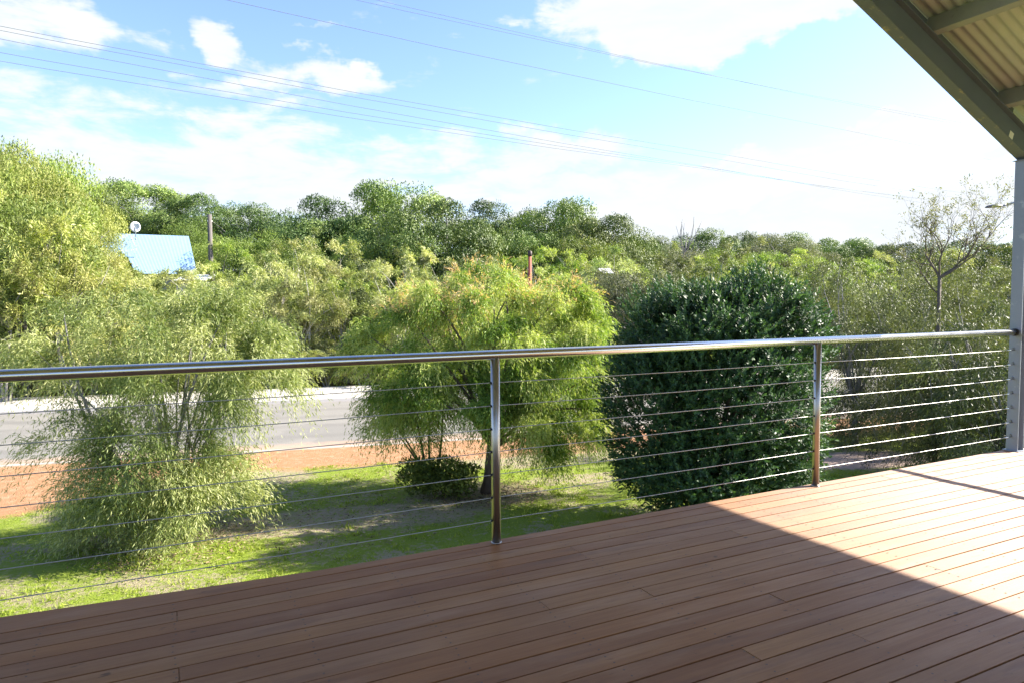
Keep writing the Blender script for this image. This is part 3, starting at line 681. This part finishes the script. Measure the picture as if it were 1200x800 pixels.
def house():
    D = 42; o = at(182, 330, D); g = terrain(o.x, o.y); o.z = g
    e = empty('distant_house', o, .03); tag(e, 'far house with pale blue metal roof showing between the trees at left', 'house')
    rz_ = at(182, 273, D).z-g; ez = at(182, 322, D).z-g
    W = 66/F_PX*D/2+.3
    mb = MB(); corr_roof(mb, (-W, 1.6, rz_), (W, 1.6, rz_), (W+.25, -1.2, ez), (-W+1.0, -1.2, ez)); corr_roof(mb, (-W, 1.6, rz_), (W, 1.6, rz_), (W, 4.4, ez), (-W, 4.4, ez)); mb.build('roof', M_BLUE, e)
    mb = MB(); corr_roof(mb, (-W-1.9, 1.55, rz_-.03), (-W+.3, 1.55, rz_-.03), (-W+.95, -.6, ez+1.0), (-W-1.9, -.6, ez+1.0)); corr_roof(mb, (-W-4.6, 2.0, rz_-1.1), (-W-1.2, 2.0, rz_-1.1), (-W-.9, .2, rz_-1.75), (-W-4.6, .2, rz_-1.75)); mb.build('wing_roof', M_BLUE, e)
    mb = MB(); mb.box((-W-4.3, -.4, -.3), (W-.1, 4.2, ez-.05)); mb.add([(W-.1, -.9, ez-.05), (W-.1, 4.2, ez-.05), (W-.1, 1.6, rz_-.12)], [(0, 1, 2)]); mb.build('wall', M_WALL, e)
    for x in (-2.2, .3):
        mb = MB(); mb.box((x-.6, -.47, .9), (x+.6, -.405, 2.1)); f = mb.build('window', M_WHITE, e)
        mb = MB(); mb.box((x-.52, -.49, .98), (x+.52, -.475, 2.02)); mb.build('pane', M_GLASS, f)
    # satellite dish standing above the ridge
    dc = at(158.5, 266, D-.3); r = .30; mb = MB(); n = 20; ax = (CAM-dc).normalized(); ax.z += .25; ax.normalize(); ux = ax.cross(Vector((0, 0, 1))).normalized(); uy = ux.cross(ax)
    vs = [dc-ax*.12]; fs = []
    for j, (rr, dd) in enumerate(((.5, -.09), (1, 0), (1.02, -.03), (.5, -.13))):
        for k in range(n):
            a = 6.2832*k/n; vs.append(dc+(ux*math.cos(a)*.95+uy*math.sin(a)*1.1)*r*rr+ax*dd)
    for k in range(n):
        k2 = (k+1) % n; fs.append((0, 1+k, 1+k2)); 
        for j in range(3): fs.append((1+j*n+k, 1+(j+1)*n+k, 1+(j+1)*n+k2, 1+j*n+k2))
    base = Vector((dc.x, dc.y, dc.z-.55)); d_e = empty('satellite_dish', base); tag(d_e, 'round pale satellite dish on the ridge of the blue roofed house', 'satellite dish')
    mb.add([v-base for v in vs], fs, True); mb.build('dish', M_WHITE, d_e)
    mb = MB(); mb.tube([(0, 0, -.25), (0, 0, .35), tuple(dc-base-ax*.1)], .025, 6); mb.build('mast', M_GALV, d_e)
    mb = MB(); mb.tube([tuple(dc-base-uy*.35), tuple(dc-base+ax*.35-uy*.1)], .012, 5); mb.build('feed_arm', M_GALV, d_e)
house()
def shed(px0, px1, y, D, name, label, hh=2.3):
    a = at(px0, y, D); b = at(px1, y, D); c = (a+b)/2; g = terrain(c.x, c.y); W = (b-a).length/2; z = c.z-g
    e = empty(name, (c.x, c.y, g), -YAW); tag(e, label, 'shed')
    mb = MB(); corr_roof(mb, (-W, 1.2, z), (W, 1.2, z), (W, -.3, z-.35), (-W, -.3, z-.35)); mb.build('roof', M_WHITE, e)
    mb = MB(); mb.box((-W+.1, -.1, -.3), (W-.1, 1.1, z-.42)); mb.build('wall', M_WALL, e)
shed(205, 243, 321, 36, 'garden_shed', 'low white roofed shed half hidden in scrub below the wooden pole')
shed(704, 718, 313.5, 40, 'garden_shed', 'small pale shed roof showing right of the big peppermint crown')
def pole():
    D = 37; p = at(247, 300, D); g = terrain(p.x, p.y); top = at(247, 252, D).z-g
    e = empty('power_pole', (p.x, p.y, g), .3); tag(e, 'weathered wooden power pole rising from scrub beside the blue roof', 'pole')
    mb = MB(); mb.tube([(0, 0, -.3), (0, 0, top*.5), (0, 0, top)], [.15, .13, .115], 9); mb.build('pole', m_bark('weathered_pole', (.07, .06, .055), (.17, .15, .14)), e)
    mb = MB(); mb.tube([(-.12, 0, top-.35), (.12, 0, top-.35)], .05, 6); mb.build('insulator', M_WHITE, e)
    D2 = 31; p = at(621, 320, D2); g = terrain(p.x, p.y); t1 = at(621, 294, D2).z-g; t2 = at(621, 301, D2).z-g
    e = empty('rusty_post', (p.x, p.y, g)); tag(e, 'rusty red post with dark cap poking above the peppermint crown', 'post')
    mb = MB(); mb.tube([(0, 0, -.2), (0, 0, t2)], .075, 8); mb.build('shaft', m_plain('rust_red', (.42, .10, .06), .7), e)
    mb = MB(); mb.tube([(0, 0, t2+.003), (0, 0, t2+.05), (0, 0, t1-.05), (0, 0, t1)], [.08, .11, .10, .04], 8); mb.build('cap', m_plain('dark_cap', (.04, .02, .02), .6), e)
pole()
def street_lamp():
    D = 21; tip = at(1155, 243.5, D); b = at(1196, 400, D); g = terrain(b.x, b.y); o = Vector((b.x, b.y, g))
    e = empty('street_lamp', o); tag(e, 'flat dark street lamp head reaching out beside the corner column', 'street lamp')
    topz = at(1196, 239, D)-o; kn = at(1174, 242, D)-o; tp = tip-o; top = Vector((0, 0, topz.z))
    mb = MB(); mb.tube([(0, 0, -.3), (0, 0, top.z*.5), tuple(top)], [.09, .075, .05], 8); mb.build('pole', M_GALV, e)
    mb = MB(); mb.tube([tuple(top), tuple(top.lerp(kn, .5)+Vector((0, 0, .05))), tuple(kn)], [.03, .028, .026], 6); mb.build('arm', M_GALV, e)
    d = (tp-kn).normalized(); sd = Vector((0, 0, 1)).cross(d).normalized(); up = Vector((0, 0, 1)); mb = MB(); vs = []
    L = (tp-kn).length; prof = [(0, .05, .04), (.25, .12, .07), (.6, .14, .08), (.9, .10, .05), (1, .04, .02)]
    for k, w, h in prof:
        c = kn+d*L*k
        for j in range(8):
            a = j*math.pi/4; vs.append(c+sd*math.cos(a)*w+up*math.sin(a)*h*(1 if math.sin(a) > 0 else .4))
    fs = [(i*8+j, i*8+(j+1) % 8, (i+1)*8+(j+1) % 8, (i+1)*8+j) for i in range(4) for j in range(8)] + [tuple(range(8))[::-1], tuple(32+j for j in range(8))]
    mb.add(vs, fs, True); mb.build('lamp_head', m_plain('dark_lamp_housing', (.05, .06, .08), .5), e)
street_lamp()

# overhead wires
M_WIRE = m_plain('aluminium_wire', (.16, .18, .21), .7, .0)
def wires():
    az = YAW + math.atan((1990-600)/F_PX); u = Vector((math.sin(az), math.cos(az), 0)); nrm = Vector((u.y, -u.x, 0)); nrm = nrm if nrm.dot(FW) > 0 else -nrm
    # u runs along the line, nrm away from the house
    specs = [((0, 31), (600, 141), 25.0, 'uppermost'), ((0, 36), (600, 147), 25.4, 'second'), ((0, 46), (600, 158), 25.8, 'third'), ((0, 62), (600, 163), 26.2, 'fourth'), ((0, 72), (600, 167), 26.6, 'lowest'),
             ((262, 0), (690, 93), 18, 'lowest'), ((415, 0), (930, 108), 20, 'middle'), ((440, 0), (940, 111), 20.5, 'upper')]
    for i, (p0, p1, Dn, nm) in enumerate(specs):
        def hit(p):
            v = FW + RT*((p[0]-600)/F_PX) + DN*((p[1]-400)/F_PX); k = Dn/v.dot(nrm); return CAM + v*k
        A, B = hit(p0), hit(p1); ua, ub = (A-CAM).dot(u), (B-CAM).dot(u); sl = (B.z-A.z)/(ub-ua)
        base = CAM + nrm*Dn; pts = []
        for k in range(25):
            w = -40 + 230*k/24.0; z = A.z + sl*(w-ua)*(1 if w < ub else 1) + (w-ua)*(w-ub)*.0006*(1 if w < ub+20 else .6)
            pts.append((base.x+u.x*w, base.y+u.y*w, z))
        mb = MB(); mb.tube(pts, .0085 if i < 5 else .0065, 5)
        o = mb.build('overhead_wire', M_WIRE)
        tag(o, f'{nm} of the five wires crossing the left sky' if i < 5 else f'{nm} of the three thin wires crossing the upper middle sky', 'wire', 'overhead power wires')
wires()

# ------------------------------------------------------------------ deck
RY = 3.171                       # railing line
EDGE = [(-9, .17), (-.65, .142), (0, .092), (.6, .047), (1.5, .040), (6.37, .05), (6.4, .05)]
def edge_y(x):
    for (a, ya), (b_, yb) in zip(EDGE, EDGE[1:]):
        if x <= b_: return RY + ya + (yb-ya)*(x-a)/(b_-a)
    return RY+.05
X_END = 6.40
def deck():
    r = random.Random(3); mb = MB(); pitch = .0975; gap = .007; joist = .45
    y = RY-.027-.0975*70
    for i in range(72):
        y0 = RY-.027+pitch-pitch*i
        if i == 0:
            ylo = RY-.027; xs = [-9, -3, -.65, 0, .6, 1.5, 4, X_END]
            for a, b_ in zip(xs, xs[1:]):
                vs = [(a, ylo+gap/2, -.022), (b_, ylo+gap/2, -.022), (b_, edge_y(b_), -.022), (a, edge_y(a), -.022), (a, ylo+gap/2, 0), (b_, ylo+gap/2, 0), (b_, edge_y(b_), 0), (a, edge_y(a), 0)]
                mb.add(vs, [(0,3,2,1),(4,5,6,7),(0,1,5,4),(2,3,7,6)] , tint=.30)
            continue
        yl = RY-.027-pitch*i+gap/2; yh = yl+pitch-gap; x = -9+r.uniform(0, 3)*0
        cuts = [-9.0]; x = -9+joist*r.randint(2, 9)
        while x < X_END-1: cuts.append(x); x += joist*r.randint(7, 14)
        cuts.append(X_END)
        for a, b_ in zip(cuts, cuts[1:]):
            dz = r.uniform(-.0012, .0008)
            mb.box((a+(.0012 if a > -9 else 0), yl+r.uniform(-.001, .001), -.022), (b_-(.0012 if b_ < X_END else 0), yh+r.uniform(-.001, .001), dz), 0, tint=r.random())
    o = mb.build('deck', M_WOOD, None, tint=True); tag(o, kind='structure')
    # bearers, joists, stumps under the boards
    mb = MB(); x = -9.0225
    while x < X_END: mb.box((x, -3.7, -.17), (x+.045, RY-.03, -.0245)); x += joist
    mb.box((X_END-.04, -3.7, -.2), (X_END-.003, RY+.01, -.024)); mb.box((-9, RY-.028, -.2), (X_END-.05, RY+.005, -.024))
    f = mb.build('deck_frame', m_plain('treated_pine', (.28, .22, .14), .8), o)
    mb = MB()
    for x in (-8.8, -6.4, -4, -1.6, .8, 3.2, 6.2):
        for y in (RY-.15, .2, -3.4): mb.box((x, y-.05, GZ-.1), (x+.1, y+.05, -.172))
    mb.build('deck_stumps', M_GALV, o)
deck()
# tiny screw heads along the joists
def screws():
    mb = MB(); r = random.Random(9); 
    for i in range(1, 48):
        for j in range(34):
            x = -9.0+.45*j+(-.012 if True else 0)
            if x < -2.5: continue
            for dy in (.022, .068):
                cx = x+r.uniform(-.006, .006); yy = RY-.027-.0975*i+.0035+dy+r.uniform(-.003, .003); q = .0042
                mb.add([(cx+q*math.cos(a), yy+q*math.sin(a), .0012) for a in (0, 1.05, 2.09, 3.14, 4.19, 5.24)], [(0, 1, 2, 3, 4, 5)])
    o = mb.build('deck_screws', m_plain('dull_screw_heads', (.10, .07, .055), .5, .3), bpy.data.objects['deck'])
screws()

# ------------------------------------------------------------------ balustrade
RAILZ = .975; PR = .0235
def post(parent, x, y, first):
    e_ = None
    mb = MB(); n = 24
    mb.tube([(x, y, .004), (x, y, RAILZ-.012)], PR, n); mb.tube([(x, y, 0.0005), (x, y, .006), (x, y, .0065)], [.028, .028, .025], n)
    p = mb.build('post', M_POST, parent)
    return p
GROM = None
def grommets(p, x, y, axis, side):
    global GROM
    for k in range(1, 8):
        z = .119*k; d = Vector((side, 0, 0)) if axis == 'x' else Vector((0, side, 0)); o = Vector((x, y, z))
        if GROM is None or GROM[0] != (axis, side):
            mb = MB(); mb.tube([tuple(d*(PR-.002)), tuple(d*(PR+.004)), tuple(d*(PR+.006))], [.007, .007, .004], 10)
            g = mb.build('grommet', M_RUBBER, p); g.location = o; GROM = ((axis, side), g)
        else:
            g = GROM[1].copy(); col.objects.link(g); g.parent = p; g.location = o
        del g
PX = [1.492-2.372*2, 1.492-2.372, 1.492, 3.868]
CX, CY = 6.235, RY               # corner column
def front_rail():
    e = empty('balustrade', (0, 0, 0)); tag(e, 'stainless steel balustrade with round handrail and seven cables along the deck front', 'railing')
    mb = MB(); mb.tube([(-9, RY, RAILZ), (-4, RY, RAILZ), (1.5, RY, RAILZ), (CX-.045, RY, RAILZ)], .0252, 32); mb.build('handrail', M_STEEL, e)
    for x in PX: p = post(e, x, RY, False); grommets(p, x, RY, 'x', -1)
    for k in range(1, 8):
        pts = []; xs = [-9] + PX + [CX-.044]
        for a, b_ in zip(xs, xs[1:]):
            for j in range(4): pts.append((a+(b_-a)*j/4, RY, .119*k-.004*math.sin(j/4*math.pi)))
        pts.append((CX-.044, RY, .119*k)); mb = MB(); mb.tube(pts, .0021, 8); mb.build('cable', M_CABLE, e)
    for k in range(1, 8):     # swage terminals at the column
        mb = MB(); mb.tube([(CX-.15, RY, .119*k), (CX-.148, RY, .119*k), (CX-.09, RY, .119*k), (CX-.046, RY, .119*k)], [.0035, .005, .005, .004], 8); mb.build('cable_terminal', M_STEEL, e)
front_rail()
def side_rail():
    e = empty('side_balustrade', (CX, 0, 0)); tag(e, 'stainless cable balustrade turning back along the right side of the deck', 'railing')
    lx = .03
    mb = MB(); mb.tube([(lx, CY-.045, RAILZ), (lx, 0, RAILZ), (lx, -3.7, RAILZ)], .0252, 24); mb.build('handrail', M_STEEL, e)
    ys = [RY-2.37, RY-4.74]
    for y in ys: p = post(e, lx, y, False); grommets(p, lx, y, 'y', 1)
    for k in range(1, 8):
        mb = MB(); mb.tube([(lx, CY-.044, .119*k), (lx, 2, .119*k-.003), (lx, ys[0], .119*k), (lx, ys[1], .119*k), (lx, -3.7, .119*k)], .0021, 6); mb.build('cable', M_CABLE, e)
side_rail()

# ------------------------------------------------------------------ corner column
SL = .4415
def column():
    e = empty('corner_column', (CX, CY, 0)); tag(e, 'galvanised steel corner column carrying the verandah roof beam', 'column')
    top = 2.36; h = .044; tf = .007; mb = MB(); X, Y, Z = Vector((1, 0, 0)), Vector((0, 1, 0)), Vector((0, 0, 1))
    # H section: flanges face left and right along the railing
    poly = [(-h, -h), (-h+tf, -h), (-h+tf, -.003), (h-tf, -.003), (h-tf, -h), (h, -h), (h, h), (h-tf, h), (h-tf, .003), (-h+tf, .003), (-h+tf, h), (-h, h)]
    mb.prism(poly, X, Y, Z, (0, 0, .008), top-.008)
    # ngon caps are concave; cover them with plates
    mb.build('shaft', M_GALV, e)
    mb = MB(); mb.box((-.062, -.062, 0.0008), (.062, .062, .0082)); mb.build('base_plate', M_GALV, e)
    for k in range(1, 8):
        mb = MB()
        for yy in (.012,):
            pts = [(-h-.0005, yy, .119*k+.012), (-h-.007, yy, .119*k+.012)]; mb.tube(pts, .0085, 6, smooth=False)
        mb.build('bolt', m_BOLT, e)
    mb = MB(); mb.tube([(-h-.02, 0, RAILZ), (-h-.001, 0, RAILZ)], .030, 20); mb.build('rail_collar', M_RUBBER, e)
m_BOLT = m_metal('dull_bolts', (.2, .2, .22), .5)
column()

# ------------------------------------------------------------------ verandah roof
def roof():
    ang = math.atan(SL); X = Vector((math.cos(ang), 0, -math.sin(ang)))       # down slope, towards the column
    U = Vector((math.sin(ang), 0, math.cos(ang))); Y = Vector((0, 1, 0))
    e = empty('verandah_roof', (CX, CY, 2.363)); tag(e, 'sloping verandah roof with steel beam, purlins and tan corrugated sheeting overhead', 'roof')
    # local origin: lower edge of beam at the column; RX = ridge
    Lr = 6.2/math.cos(ang)
    def sec(name, polys, m):
        mb = MB()
        for poly, s0, s1 in polys:
            mb.prism(poly, Y, U, -X, X*s0, s1)
        return mb.build(name, m, e)
    BH = .20; BW = .045; z0 = 0.0
    # steel channel beam: open side towards the house
    sec('beam', [([(-BW, .008), (-BW+.008, .008), (-BW+.008, BH-.008), (-BW, BH-.008)][::-1] if False else [(-.004, .009), (.004, .009), (.004, BH-.009), (-.004, BH-.009)], .12, Lr)], M_BEAM)
    sec('bottom_flange', [([(-BW, 0), (BW, 0), (BW, .009), (-BW, .009)], .12, Lr)], M_BEAMF)
    sec('top_flange', [([(-BW, BH-.009), (BW, BH-.009), (BW, BH), (-BW, BH)], .12, Lr)], M_BEAM)
    # C purlins on top of the beam, running back over the deck
    PZ = BH+.001; PHt = .14
    sec('barge_plate', [([(BW-.004, BH+.001), (BW, BH+.001), (BW, PZ+PHt-.004), (BW-.004, PZ+PHt-.004)], -.25, Lr)], M_BEAM)
    s = .50
    while s < Lr:
        o = -X*s; mb = MB()
        def bx(x0, x1, z0_, z1_):
            vs = []
            for yy in (-7.6, .035):
                for a, c in ((x0, z0_), (x1, z0_), (x1, z1_), (x0, z1_)): vs.append(o + X*a + U*c + Y*yy)
            mb.add(vs, [(0, 1, 2, 3), (7, 6, 5, 4), (0, 4, 5, 1), (1, 5, 6, 2), (2, 6, 7, 3), (3, 7, 4, 0)])
        bx(0, .002, PZ, PZ+PHt); bx(.002, .05, PZ, PZ+.002); bx(.002, .05, PZ+PHt-.002, PZ+PHt); bx(.048, .05, PZ+.002, PZ+.017)
        mb.build('purlin', M_PURL, e); s += 1.0
    # corrugated sheeting, ribs run down the slope
    def sheet(name, org, down, L, m):
        mb = MB(); n = 0; y = -7.6; step = .076/6; vs = []; nn = int(7.78/step)
        for i in range(nn+1):
            yy = -7.6+i*step; h = .0085*math.cos(2*math.pi*yy/.076)
            for a in (0, L): vs.append(org + down*a + Uu*(h) + Y*yy)
        mb.add(vs, [(2*i, 2*i+2, 2*i+3, 2*i+1) for i in range(nn)], True); return mb.build(name, m, e)
    Uu = U; rp = -X*Lr + U*(PZ+PHt+.0095)
    sheet('roof_sheet', rp, X, Lr+.30, M_SHEET)
    X2 = Vector((-math.cos(ang), 0, -math.sin(ang))); Uu = Vector((-math.sin(ang), 0, math.cos(ang)))
    sheet('roof_sheet', rp+Vector((-.01, 0, .0)), X2, 6.0, M_SHEET)
    mb = MB(); gq = X*.285
    mb.add([gq+Y*yy+Vector((dx, 0, 0))+U*c for yy in (-7.6, .17) for dx, c in ((0, PZ+PHt-.13), (.004, PZ+PHt-.13), (.004, PZ+PHt+.012), (0, PZ+PHt+.012))], [(0, 1, 2, 3), (7, 6, 5, 4), (0, 4, 5, 1), (1, 5, 6, 2), (2, 6, 7, 3), (3, 7, 4, 0)]); mb.build('eave_light_stop', M_PURL, e)  # added plate, blocks sun leaking between the gutter and the corrugations
    mb = MB(); gp = X*.31+U*(PZ+PHt-.06)   # eave gutter
    vs = []
    for yy in (-7.6, .17):
        for a, c in ((-.005, .05), (-.005, -.05), (.10, -.05), (.10, .055), (.097, .055), (.097, -.047), (-.002, -.047), (-.002, .05)): vs.append(gp+Vector((a, yy, c)))
    mb.add(vs, [(i, (i+1) % 8, 8+(i+1) % 8, 8+i) for i in range(8)]); mb.build('gutter', M_GALV, e)
    # sticker and weld marks on the web near the column
    mb = MB(); c = -X*.26 + U*.075 + Y*(-.0052); mb.add([c+X*a+U*b_ for a, b_ in ((-.028, -.034), (.028, -.034), (.028, .034), (-.028, .034))], [(0, 1, 2, 3)]); mb.build('sticker', M_WHITE, e)
    mb = MB(); mb.box((-.06, -.06, -.003), (.06, .06, .0)); mb.build('cap_plate', M_GALV, e)
roof()

# ------------------------------------------------------------------ lawn blades: short tufts
def lawn():
    n = 150000; rs.seed(3)
    u = rs.uniform(-14, 22, n); s = rs.uniform(-12.5, .2, n)
    gw = road_s(on_z(380, 549, GZ))
    X_ = E0.x+RD.x*u+RN.x*s; Y_ = E0.y+RD.y*u+RN.y*s
    keep = (s + np.sin(X_*1.3)*.35+np.sin(Y_*2.1)*.25 < gw-.1) & (Y_ > RY-2)
    fr = X_*sy+Y_*cy; lt = X_*cy-Y_*sy; keep &= (np.abs(lt) < fr*.8+1)
    pk = on_z(-30, 580, GZ); keep &= ((X_-pk.x)**2+(Y_-pk.y)**2 > 2.0**2)
    pk = on_z(1010, 538, GZ); keep &= ((X_-pk.x)**2+(Y_-pk.y)**2 > 1.3**2)
    pt = np.sin(X_*2.3+np.sin(Y_*1.7)*2)*np.sin(Y_*2.9+np.cos(X_*1.1)*2); keep &= (pt > -.35) | (rs.rand(n) < .25)
    for px, py, rx, ry in ((640, 535, 2.6, .9), (400, 608, 2.6, .7), (300, 560, 1.2, .7), (560, 580, 1.3, .7)):
        pk = on_z(px, py, GZ); a_ = (X_-pk.x)*RD.x+(Y_-pk.y)*RD.y; b_ = (X_-pk.x)*RN.x+(Y_-pk.y)*RN.y
        keep &= (((a_/rx)**2+(b_/ry)**2) > 1) | (rs.rand(n) < .22)
    X_, Y_ = X_[keep], Y_[keep]; k = len(X_); P = np.stack([X_, Y_, np.full(k, GZ-.004)], 1)
    D = norm(rs.normal(size=(k, 3))*np.array([.8, .8, .2])+np.array([0, 0, .75])); h = .035*(.5+rs.rand(k))
    q = rs.choice(k, 900); m_ = 26; tc_ = np.repeat(P[q], m_, axis=0) + rs.normal(size=(900*m_, 3))*np.array([.055, .055, 0]); dt = norm(rs.normal(size=(900*m_, 3))*np.array([.55, .55, .1])+np.array([0, 0, .8]))
    P = np.concatenate([P, tc_]); D = np.concatenate([D, dt]); h = np.concatenate([h, .085*(.4+.8*rs.rand(900*m_))]); k = len(P)
    me = leaves_mesh('lawn_grass', P, D, unit(k), h, .012, .2+.7*rs.rand(k))
    tag(mkobj('lawn_grass', me, m_leaf('grass_blade', [(0, (.12, .18, .02)), (.5, (.24, .31, .035)), (1, (.40, .42, .10))], .4, .6, .2, vary=False)), 'short bright green lawn grass below the deck', 'grass', kind='stuff')
lawn()

def litter():
    rs.seed(8); P = []
    for px, py, r, n in ((573, 578, 1.0, 1800), (205, 632, 1.3, 1800), (430, 590, 2.2, 1500), (852, 600, 1.8, 1200), (300, 600, 3.0, 1500), (650, 545, 2.6, 900)):
        c = on_z(px, py, GZ); a = rs.rand(n)*6.283; q = r*rs.rand(n)**.6; P.append(np.stack([c.x+q*np.cos(a), c.y+q*np.sin(a), np.full(n, GZ+.02)], 1))
    P = np.concatenate(P); n = len(P); D = norm(rs.normal(size=(n, 3))*np.array([1, 1, .18])); N = norm(rs.normal(size=(n, 3))*.35+np.array([0, 0, 1]))
    me = leaves_mesh('leaf_litter', P, D, N, .06*(.5+rs.rand(n)), .018, rs.rand(n))
    tag(mkobj('leaf_litter', me, m_leaf('dry_leaf', [(0, (.07, .045, .025)), (.5, (.20, .14, .08)), (1, (.40, .31, .20))], .1, .7, .2, vary=False)), 'dry fallen leaves scattered on the lawn under the trees', 'leaf litter', kind='stuff')
litter()
